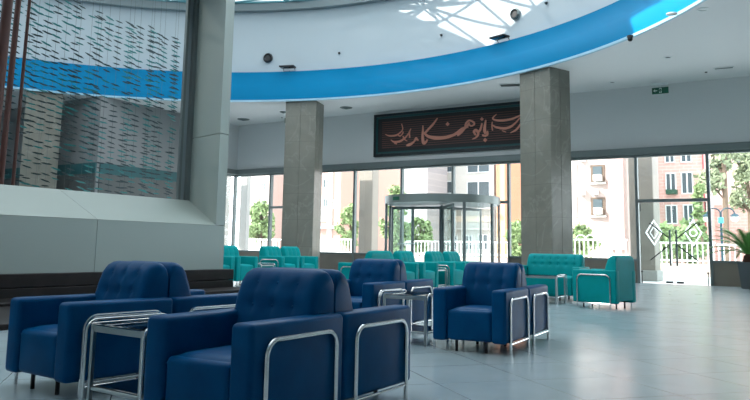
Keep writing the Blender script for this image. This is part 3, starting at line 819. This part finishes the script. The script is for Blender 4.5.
def drum_round(px, py, r, label, name, cat, ring='mullion'):
    # intersect with drum
    d = FW+RT*((px-375)/730)-UP*((py-150)/730)
    o = Vector((0, 0, EYE)); t0 = 5
    for _ in range(4000):
        p = o+d*t0
        if (Vector((p.x, p.y))-RC).length > RR+.24-.07*(p.z-ZD) and t0 > 10: break
        t0 += .01
    a = math.atan2(p.y-RC.y, p.x-RC.x)
    t = empty(name, p, a-PI/2, label, cat)
    def ringm(r0, r1, y0, y1, m, nm):
        b = MB(); n_ = 20; A = []
        for k in range(n_):
            q = 2*PI*k/n_; A.append([b.b.verts.new((rr*math.cos(q), yy, rr*math.sin(q))) for rr, yy in ((r0, y0), (r1, y1))])
        for k in range(n_): b.b.faces.new((A[k][0], A[(k+1) % n_][0], A[(k+1) % n_][1], A[k][1]))
        if r1 < .001 or nm == 'grille': b.b.faces.new([q[1] for q in A])
        b.build(nm, m, t)
    if r > .06:
        ringm(r, r*.78, .0, -.06, M[ring], 'ring'); ringm(r*.78, r*.5, -.06, -.02, M['black'], 'grille')
    else:
        ringm(r, r*.5, .02, -.04, M['black'], 'grille')
drum_round(268, 58, .17, 'round dark speaker on the white drum wall at top left', 'wall_speaker', 'speaker', 'black')
drum_round(515, 14, .17, 'round grey ringed speaker on the sunlit part of the drum wall', 'wall_speaker', 'speaker')
drum_round(339, 53, .045, 'small dark dot fitting on the drum wall above the calligraphy panel left end', 'detector', 'detector')
drum_round(441, 35, .045, 'small dark dot fitting on the drum wall left of the right floodlight', 'detector', 'detector')
drum_round(546, 3, .045, 'small dark dot fitting high on the drum wall at the top edge', 'detector', 'detector')
# exit signs
def exit_sign(x, y, z, w, label, rz=0, arrow=True):
    t = empty('exit_sign', (x, y, z), rz, label, 'exit sign')
    b = MB(); b.box((-w, -.02, -.09), (w, .02, .09), .005, 1); b.build('housing', M['exit'], t)
    b = MB(); b.box((-w-.03, -.05, .16), (w*.9, .05, .22), .01, 1); b.build('mount', M['white_metal'], t)
    b = MB(); b.tube([(0, 0, .09), (0, 0, .17)], .01, 6); b.build('hanger', M['white_metal'], t)
    s = MB()
    if arrow:
        s.box((-w*.72, -.026, -.012), (-w*.35, -.021, .012)); s.extr([(-w*.85, 0), (-w*.6, .045), (-w*.6, -.045)], 'y', -.026, -.021)
    s.box((-w*.12, -.026, -.07), (w*.18, -.021, .07))
    s.build('arrow_and_door_symbol', M['exitw'], t, smooth=False)
    s = MB(); s.extr([(-.02, .05), (.02, .05), (.02, .03), (.05, .0), (.03, -.01), (.015, .0), (.02, -.06), (0, -.06), (-.01, -.02), (-.04, -.05), (-.05, -.035), (-.015, .01)], 'y', -.030, -.027)
    s.build('running_figure', M['exit'], t, smooth=False)
exit_sign(-3.9, 21.2, 5.36, .22, 'small green emergency exit sign with arrow hanging under the right soffit')
exit_sign(-15.5, 19.05, 5.08, .08, 'small dark green exit sign seen edge on beside the left marble column', 0, False)
# ------------------------------------------------------------------ potted palm
t = empty('potted_palm', (-1.86, 20.75, 0), 0, 'potted cycad palm in a tapered dark planter at the right edge by the window', 'plant')
b = MB(); b.prism([(-.17, -.17), (.17, -.17), (.17, .17), (-.17, .17)], 0, .66)
for v in b.b.verts:
    k = 1+.38*(v.co.z/.66); v.co.x *= k; v.co.y *= k
b.build('planter', M['pot'], t, smooth=False)
b = MB(); b.lathe([(.12, .6), (.13, .7), (.10, .82), (.05, .86), (0, .86)], seg=14); b.build('trunk', M['soil'], t)
random.seed(5)
for k in range(26):
    a = 2*PI*k/26+random.uniform(-.1, .1); el = random.uniform(.30, 1.2); Ln = random.uniform(1.1, 1.4)
    b = MB(); pts = []
    for i in range(11):
        u = i/10; r = Ln*u*math.cos(el*(1-.2*u)); z = .84+Ln*math.sin(el)*u-.55*Ln*u*u*(1.1-el*.4)
        pts.append(Vector((r*math.cos(a), r*math.sin(a), z)))
    b.tube(pts, .006, 4, False)
    side = Vector((-math.sin(a), math.cos(a), 0))
    for i in range(1, 40):
        u = i/40; j = min(9, int(u*10)); p = pts[j].lerp(pts[j+1], u*10-j); tan = (pts[j+1]-pts[j]).normalized()
        l = .20*math.sin(PI*min(1, u*.9+.12))**.6
        for s in (-1, 1):
            tip = p+(side*s*.8+tan*.6+Vector((0, 0, .18)))*l
            wv = tan*.013
            b.b.faces.new([b.b.verts.new(p-wv), b.b.verts.new(p+wv), b.b.verts.new(tip)])
    b.build('frond', M['palm'], t, smooth=False)
# ------------------------------------------------------------------ outdoors
g_ = MB(); g_.box((-75, YW+.3, -.25), (45, 110, -.04)); struct(g_.build('ground_forecourt', M['pave'], smooth=False))
def rect(Y, px0, py0, px1, py1):
    a, b = at(px0, py0, Y), at(px1, py1, Y); c, d = at(px0, py1, Y), at(px1, py0, Y)
    return min(a.x, b.x), max(a.x, b.x), max(0, (b.z+c.z)/2), (a.z+d.z)/2
def building(name, Y, px0, px1, ztop, depth, m, label, wins=(), extra=(), z0=-.04):
    x0, x1, _, _ = rect(Y, px0, 200, px1, 220); cx = (x0+x1)/2
    t = empty(name, (cx, Y, 0), 0, label, 'building')
    b = MB(); b.box((x0-cx, 0, z0), (x1-cx, depth, ztop)); b.build('wall', m, t, smooth=False)
    b = MB(); b.box((x0-cx-.15, -.2, ztop), (x1-cx+.15, depth, ztop+.35)); b.build('roof_parapet', M['whitestone'], t, smooth=False)
    for (a, b_, c, d, kind) in wins:
        u0, u1, w0, w1 = rect(Y, a, b_, c, d); u0 -= cx; u1 -= cx
        if kind == 'recess':
            r = MB(); r.box((u0, -.06, w0), (u1, .0, w1)); ro = r.build('recess_shade_slab', M['recess'], t, smooth=False)  # flat slab on the wall face; the recess's shade is put into its dark brown
            q = MB(); hh = w1-w0; q.box((u0+.15, -.10, w0+hh*.45), (u1-.15, -.05, w1-.1)); q.build('pane', M['wglass'], ro, smooth=False)
            q = MB(); q.box((u0+(u1-u0)*.3, -.5, w0+.05), (u1-(u1-u0)*.15, -.05, w0+hh*.42), .03, 1); q.build('air_conditioner', M['ac'], ro)
            q = MB(); q.box((u0-.1, -.25, w0-.12), (u1+.1, 0, w0)); q.build('ledge', M['whitestone'], ro, smooth=False)
        elif kind == 'ac':
            q = MB(); q.box((u0, -.45, w0), (u1, -.02, w1), .04, 1); q.build('air_conditioner', M['ac'], t)
        else:
            q = MB(); fw = .06
            q.box((u0-fw, -.10, w0-fw), (u1+fw, .02, w0)); q.box((u0-fw, -.10, w1), (u1+fw, .02, w1+fw)); q.box((u0-fw, -.10, w0), (u0, .02, w1)); q.box((u1, -.10, w0), (u1+fw, .02, w1)); q.box(((u0+u1)/2-.04, -.08, w0), ((u0+u1)/2+.04, .02, w1))
            wf = q.build('window', M['wframe'], t, smooth=False)
            q = MB(); q.box((u0, -.03, w0), (u1, .01, w1)); q.build('pane', M['wglass'], wf, smooth=False)
    for (a, b_, c, d, nm, mm, prot) in extra:
        u0, u1, w0, w1 = rect(Y, a, b_, c, d)
        q = MB(); q.box((u0-cx, -prot, w0), (u1-cx, .05, w1), .01, 1); q.build(nm, mm, t, smooth=False)
    return t
building('apartment_building', 48, 657, 706, 16, 12, M['pinkbrick'], 'pink brick apartment building behind the glass entrance door, white framed windows',
    [(665.5, 150, 674, 162, 'w'), (681.5, 149, 691, 161.5, 'w'), (666.4, 174, 675.6, 193, 'w'), (682, 173, 692.6, 193, 'w'), (666.5, 206, 677, 223, 'w'), (684, 205.5, 693, 222.5, 'w')],
    [(667, 190, 678, 194.5, 'dark_planter_box', M['greensign'], .5), (657, 130, 660.5, 262, 'white_drain_strip', M['whitestone'], .2), (702.5, 130, 706, 245, 'red_side_panel', M['redpanel'], .1)])
building('apartment_building', 44, 560, 628, 15, 12, M['whiteplaster'], 'pale pinkish apartment building with balcony recesses and air conditioners, right of the marble column',
    [(590.7, 165, 605, 182.5, 'recess'), (591, 197.5, 605.5, 215.5, 'recess'), (580, 189, 586, 195.5, 'ac'), (593, 189, 599, 195, 'ac'), (580, 158.5, 586, 162, 'ac'), (573.8, 165, 576.2, 182, 'w'), (573.8, 197, 576.2, 216, 'w')],
    [(608, 140, 626, 250, 'pink_side_bay', mat('pink_plaster', (.46, .30, .27), .8), .25)])
building('apartment_building', 50, 428.5, 494, 17, 12, M['whitestone'], 'white stone building with framed windows and cornice behind the revolving door',
    [(468, 157, 489.5, 172, 'w'), (468, 182, 489.5, 196, 'w'), (437, 158, 452, 172, 'w'), (437, 182, 452, 193, 'w'), (451.7, 236, 457, 249, 'w'), (466.5, 236, 472, 249, 'w'), (479, 235, 487.5, 249, 'w'), (437, 236, 443, 249, 'w')],
    [(428, 207, 494, 210, 'cornice', M['whitestone'], .8), (428, 216, 494, 222, 'beige_band', mat('beige_stone', (.62, .50, .40), .8), .12), (428, 228, 494, 230, 'cornice', M['whitestone'], .4)])
building('side_building', 50, 496, 505, 16, 12, M['orange'], 'orange plastered building strip between the white stone building and the marble column')
building('block_building', 46, 404, 427, 15, 3.2, M['greyblock'], 'grey stone block building seen above the left half of the revolving door')
building('apartment_building', 52, 318, 340, 15, 12, mat('pink_white_plaster', (.50, .30, .25), .8), 'pink and white building with small windows right of the left marble column',
    [(324, 180, 328.5, 187.5, 'w'), (324, 199, 328, 206.5, 'w'), (333, 201, 336, 207.5, 'w')], [(329, 170, 332, 250, 'white_corner_strip', M['whitestone'], .15), (318, 226, 340, 229, 'blue_grey_awning', M['steel'], .6), (318, 209, 330, 222, 'white_panel', M['whitestone'], .1)])
building('apartment_building', 52, 240, 268, 15, 12, M['whiteplaster'], 'pale building behind the green tree at the far left windows',
    [(262, 183, 265.5, 190, 'w'), (262, 200, 265.5, 207, 'w')])
building('distant_building', 80, 708, 800, 22, 10, mat('rose_plaster', (.62, .42, .40), .8), 'rose coloured distant building behind the conifer at the right edge',
    [(736, 150, 740, 162, 'w'), (744, 168, 750, 180, 'w')], [(742, 140, 747, 170, 'red_panel', M['redpanel'], .2)])
# low pink wall and blue container at right
x0, x1, z0, z1 = rect(52, 712, 208, 775, 236)
b = MB(); b.box((x0, 52, -.04), (x1, 52.4, z1)); b.box((x0-.1, 51.9, z1), (x1+.1, 52.5, z1+.2)); tag(b.build('garden_wall', M['pinkbrick'], smooth=False), 'low pink garden wall behind the lamp post at right', 'wall')
x0, x1, z0, z1 = rect(56, 729, 200, 748, 208)
b = MB(); b.box((x0, 56, 0), (x1, 58, z1), .05, 1); tag(b.build('container', mat('pale_blue', (.25, .48, .65), .5), smooth=False), 'pale blue container rising behind the pink wall at the right edge', 'container')
# portico columns outside the glass
def outcol(px0, px1, m, label, d=1.0, Y=24.4):
    x0, x1, _, _ = rect(Y, px0, 200, px1, 220)
    b = MB(); b.box((x0, Y, -.04), (x1, Y+d, 9), .02, 1)
    t = empty('portico_column', ((x0+x1)/2, Y+d/2, 0), 0, label, 'column')
    b.build('shaft', m, t, loc=(-(x0+x1)/2, -Y-d/2, 0), smooth=False)
    p = MB(); p.box((x0-.06, Y-.06, -.04), (x1+.06, Y+d+.06, .3), .02, 1); p.build('base', M['greystone'], t, loc=(-(x0+x1)/2, -Y-d/2, 0), smooth=False)
outcol(629, 654, M['stone'], 'square travertine column outside just left of the glass entrance door', .8)
outcol(359, 372, M['stone'], 'brownish stone column outside left of the revolving door', .5)
outcol(240, 246, M['greystone'], 'slim grey column outside the far left windows', .25)
outcol(200, 222, M['greystone'], 'broad pale column outside the left bay window', .5, 24.4)
# fences
def fence(Y, px0, px1, top, bot, label, arch=False, step=.19):
    x0, x1, _, _ = rect(Y, px0, 200, px1, 220); zt, zb = top, bot
    t = empty('fence', ((x0+x1)/2, Y, 0), 0, label, 'fence'); h = (x1-x0)/2
    b = MB(); b.box((-h, -.2, -.04), (h, .2, zb)); b.build('curb', M['curb'], t, smooth=False)
    for z in (zt, zb+.12):
        b = MB(); b.box((-h, -.03, z-.03), (h, .03, z+.03)); b.build('rail', M['fence'], t, smooth=False)
    b = MB(); x = -h+.05
    while x < h:
        b.box((x-.018, -.018, zb), (x+.018, .018, zt)); x += step
    b.build('pickets', M['fence'], t, smooth=False)
    if arch:
        b = MB(); x = -h+.3
        while x < h-.3:
            pts = [(x-.2, 0, zt-.05)]+[(x-.2*math.cos(k/6*PI), 0, zt+.2*math.sin(k/6*PI)) for k in range(7)]
            b.tube(pts, .02, 5, False); x += .4
        b.build('arch_tops', M['fence'], t, smooth=False)
    return t
fence(31, 634, 714, 1.26, .45, 'white picket fence on a pinkish curb beyond the glass entrance door')
fence(31, 573, 627, 1.35, .55, 'white fence with arched tops outside the window right of the marble column', True)
fence(31, 318, 352, 1.25, .5, 'white railing outside the windows right of the left marble column')
fence(31, 238, 283, 1.2, .5, 'white railing in front of the tree at the far left windows')
fence(31, 407, 508, 1.2, .5, 'white railing outside behind the revolving door')
fence(31, 715, 790, 1.2, .4, 'white railing behind the potted palm at the right edge')
# trees
def tree(px, Y, z0, z1, rad, m, label, trunk=.12, n=2600, cone=False, leaf=.16, name='tree'):
    x = at(px, 230, Y).x; t = empty(name, (x, Y, -.04), 0, label, 'tree')
    b = MB(); b.tube([(0, 0, 0), (.05, 0, z0+.4), (0, .05, (z0+z1)*.55), (0, 0, z1*.92)], [trunk, trunk*.8, trunk*.5, trunk*.15], 7)
    rnd = random.Random(px*7+Y)
    clumps = []
    for k in range(26):
        u = rnd.random(); zc = z0+(z1-z0)*u; rr = rad*((1-u)*.95+.1 if cone else math.sin(PI*(.12+.8*u)))
        a = rnd.uniform(0, 2*PI); q = rnd.uniform(.35, .85)
        c = Vector((rr*q*math.cos(a), rr*q*math.sin(a), zc)); clumps.append((c, rad*rnd.uniform(.28, .45)))
        b.tube([(0, 0, max(.5, zc-.5*rad)), c*.9+Vector((0, 0, zc*.1))], trunk*.25, 4, False)
    b.build('trunk', M['bark'], t)
    f = MB()
    for i in range(n):
        c, r = clumps[rnd.randrange(len(clumps))]
        d = Vector((rnd.gauss(0, 1), rnd.gauss(0, 1), rnd.gauss(0, 1)*.7)).normalized()*r*rnd.random()**.4
        p = c+d; e1 = Vector((rnd.uniform(-1, 1), rnd.uniform(-1, 1), rnd.uniform(-1, 1))).normalized(); e2 = e1.cross(Vector((rnd.uniform(-1, 1), rnd.uniform(-1, 1), rnd.uniform(-1, 1)))).normalized()
        s = leaf*rnd.uniform(.6, 1.3)
        f.b.faces.new([f.b.verts.new(p+e1*s), f.b.verts.new(p+e2*s*.5), f.b.verts.new(p-e1*s), f.b.verts.new(p-e2*s*.5)])
    f.build('foliage', m, t, smooth=False)
tree(726, 42, 4.3, 8.6, 1.3, M['leaf2'], 'tall yellowish green conifer outside at right behind the lamp post', .16, 2600, True)
tree(750, 47, 3.6, 6.9, 1.1, M['leaf2'], 'dark green tree at the very right edge outside', .14, 2200, True)
tree(261, 34, 1.0, 3.3, 1.0, M['leaf'], 'small bright green tree outside the far left windows', .07, 2200)
tree(350, 40, 1.0, 3.5, .8, M['leaf'], 'slim light green tree outside between the pink building and the brown column', .07, 1400)
tree(396, 38, .8, 4.4, 1.0, M['leaf'], 'yellow-green tree outside left of the revolving door', .08, 2000)
tree(420, 40, .8, 2.6, .9, M['leaf'], 'low leafy tree seen through the revolving door glass', .06, 1200)
tree(519, 36, .6, 2.2, .7, M['leaf'], 'small green shrub tree outside just left of the right marble column', .05, 900)
tree(701, 37, .9, 4.0, .38, M['leaf'], 'bright green tree outside at the right half of the glass door', .07, 1500)
tree(660, 40, .6, 2.2, 1.0, M['leaf'], 'green bushes behind the fence left of the door handles', .05, 1200, name='bush')
tree(686, 42, .6, 2.4, 1.2, M['leaf'], 'green bushes behind the fence right of the door handles', .05, 1400, name='bush')
tree(582, 38, .6, 2.2, .8, M['leaf'], 'low green shrub outside below the air conditioners', .05, 900, name='bush')
# lamp post outside at right
p = at(721.8, 240, 33); t = empty('street_lamp', (p.x, 33, 0), 0, 'teal street lamp with two curved arms and globe lanterns outside the right window', 'street lamp')
zt = at(721.8, 212, 33).z
b = MB(); b.tube([(0, 0, 0), (0, 0, .5), (0, 0, zt)], [.09, .055, .045], 10); b.build('pole', M['lampblue'], t)
for s in (-1, 1):
    pts = [(0, 0, zt-.35)]+[(s*(.26-.26*math.cos(k/8*PI)), 0, zt-.1+.26*math.sin(k/8*PI)) for k in range(9)]
    b = MB(); b.tube(pts, .03, 6); ar = b.build('arm', M['lampblue'], t)
    b = MB(); b.lathe([(.0, .06), (.12, .0), (.2, -.08), (.16, -.08), (0, -.06)], (s*.52, 0, zt-.1), 14); b.build('lamp_cap', M['lampblue'], ar)
    b = MB(); b.ball((s*.52, 0, zt-.26), .15); b.build('globe', M['lantern'], ar)
b = MB(); b.box((-.10, -.09, zt-.46), (.10, .09, zt-.22), .02, 1); b.build('cyan_box', M['cyan'], t)
# hanging lamp on the white facade
p = at(451, 221, 49.2); t = empty('wall_lantern', (p.x, 49.2, p.z), 0, 'small black lantern hanging before the white stone building', 'lantern')
b = MB(); b.lathe([(0, .25), (.1, .15), (.38, -.15), (0, -.15)], seg=12); b.build('shade', M['black'], t)
b = MB(); b.tube([(0, 0, .2), (0, 0, .9), (0, .8, 1.0)], .04, 6); b.build('bracket', M['black'], t)
# utility pole
p = at(618, 230, 36); b = MB(); b.tube([(p.x, 36, -.04), (p.x, 36, 4.6)], .04, 8); tag(b.build('utility_pole', M['fence']), 'thin pale pole outside the window beside the travertine column', 'pole')
# ------------------------------------------------------------------ camera, world, light
cam = bpy.data.cameras.new('camera'); co = bpy.data.objects.new('camera', cam); col.objects.link(co)
cam.sensor_width = 36; cam.lens = 730/750*36; cam.shift_x = 0; cam.shift_y = -50/750
cam.clip_start = .05; cam.clip_end = 500
mw = Matrix((( RT.x, UP.x, -FW.x, 0), (RT.y, UP.y, -FW.y, 0), (RT.z, UP.z, -FW.z, EYE), (0, 0, 0, 1)))
co.matrix_world = mw
sc = bpy.context.scene; sc.camera = co
w = bpy.data.worlds.new('world'); sc.world = w; w.use_nodes = True
w.node_tree.nodes['Background'].inputs[0].default_value = (.88, .95, 1.0, 1)
w.node_tree.nodes['Background'].inputs[1].default_value = 5.2
sl = bpy.data.lights.new('sun', 'SUN'); sl.energy = 10.5; sl.angle = math.radians(.6); sl.color = (1, .95, .88)
so = bpy.data.objects.new('sun', sl); col.objects.link(so)
so.rotation_euler = Vector((.60, .62, -.62)).to_track_quat('-Z', 'Y').to_euler()
sc.view_settings.view_transform = 'Standard'; sc.view_settings.look = 'None'
sc.view_settings.exposure = 0; sc.view_settings.gamma = 1; sc.view_settings.use_curve_mapping = False
sc.cycles.use_denoising = True
sc.cycles.max_bounces = 10; sc.cycles.transparent_max_bounces = 16; sc.cycles.diffuse_bounces = 6
sc.cycles.sample_clamp_indirect = 6
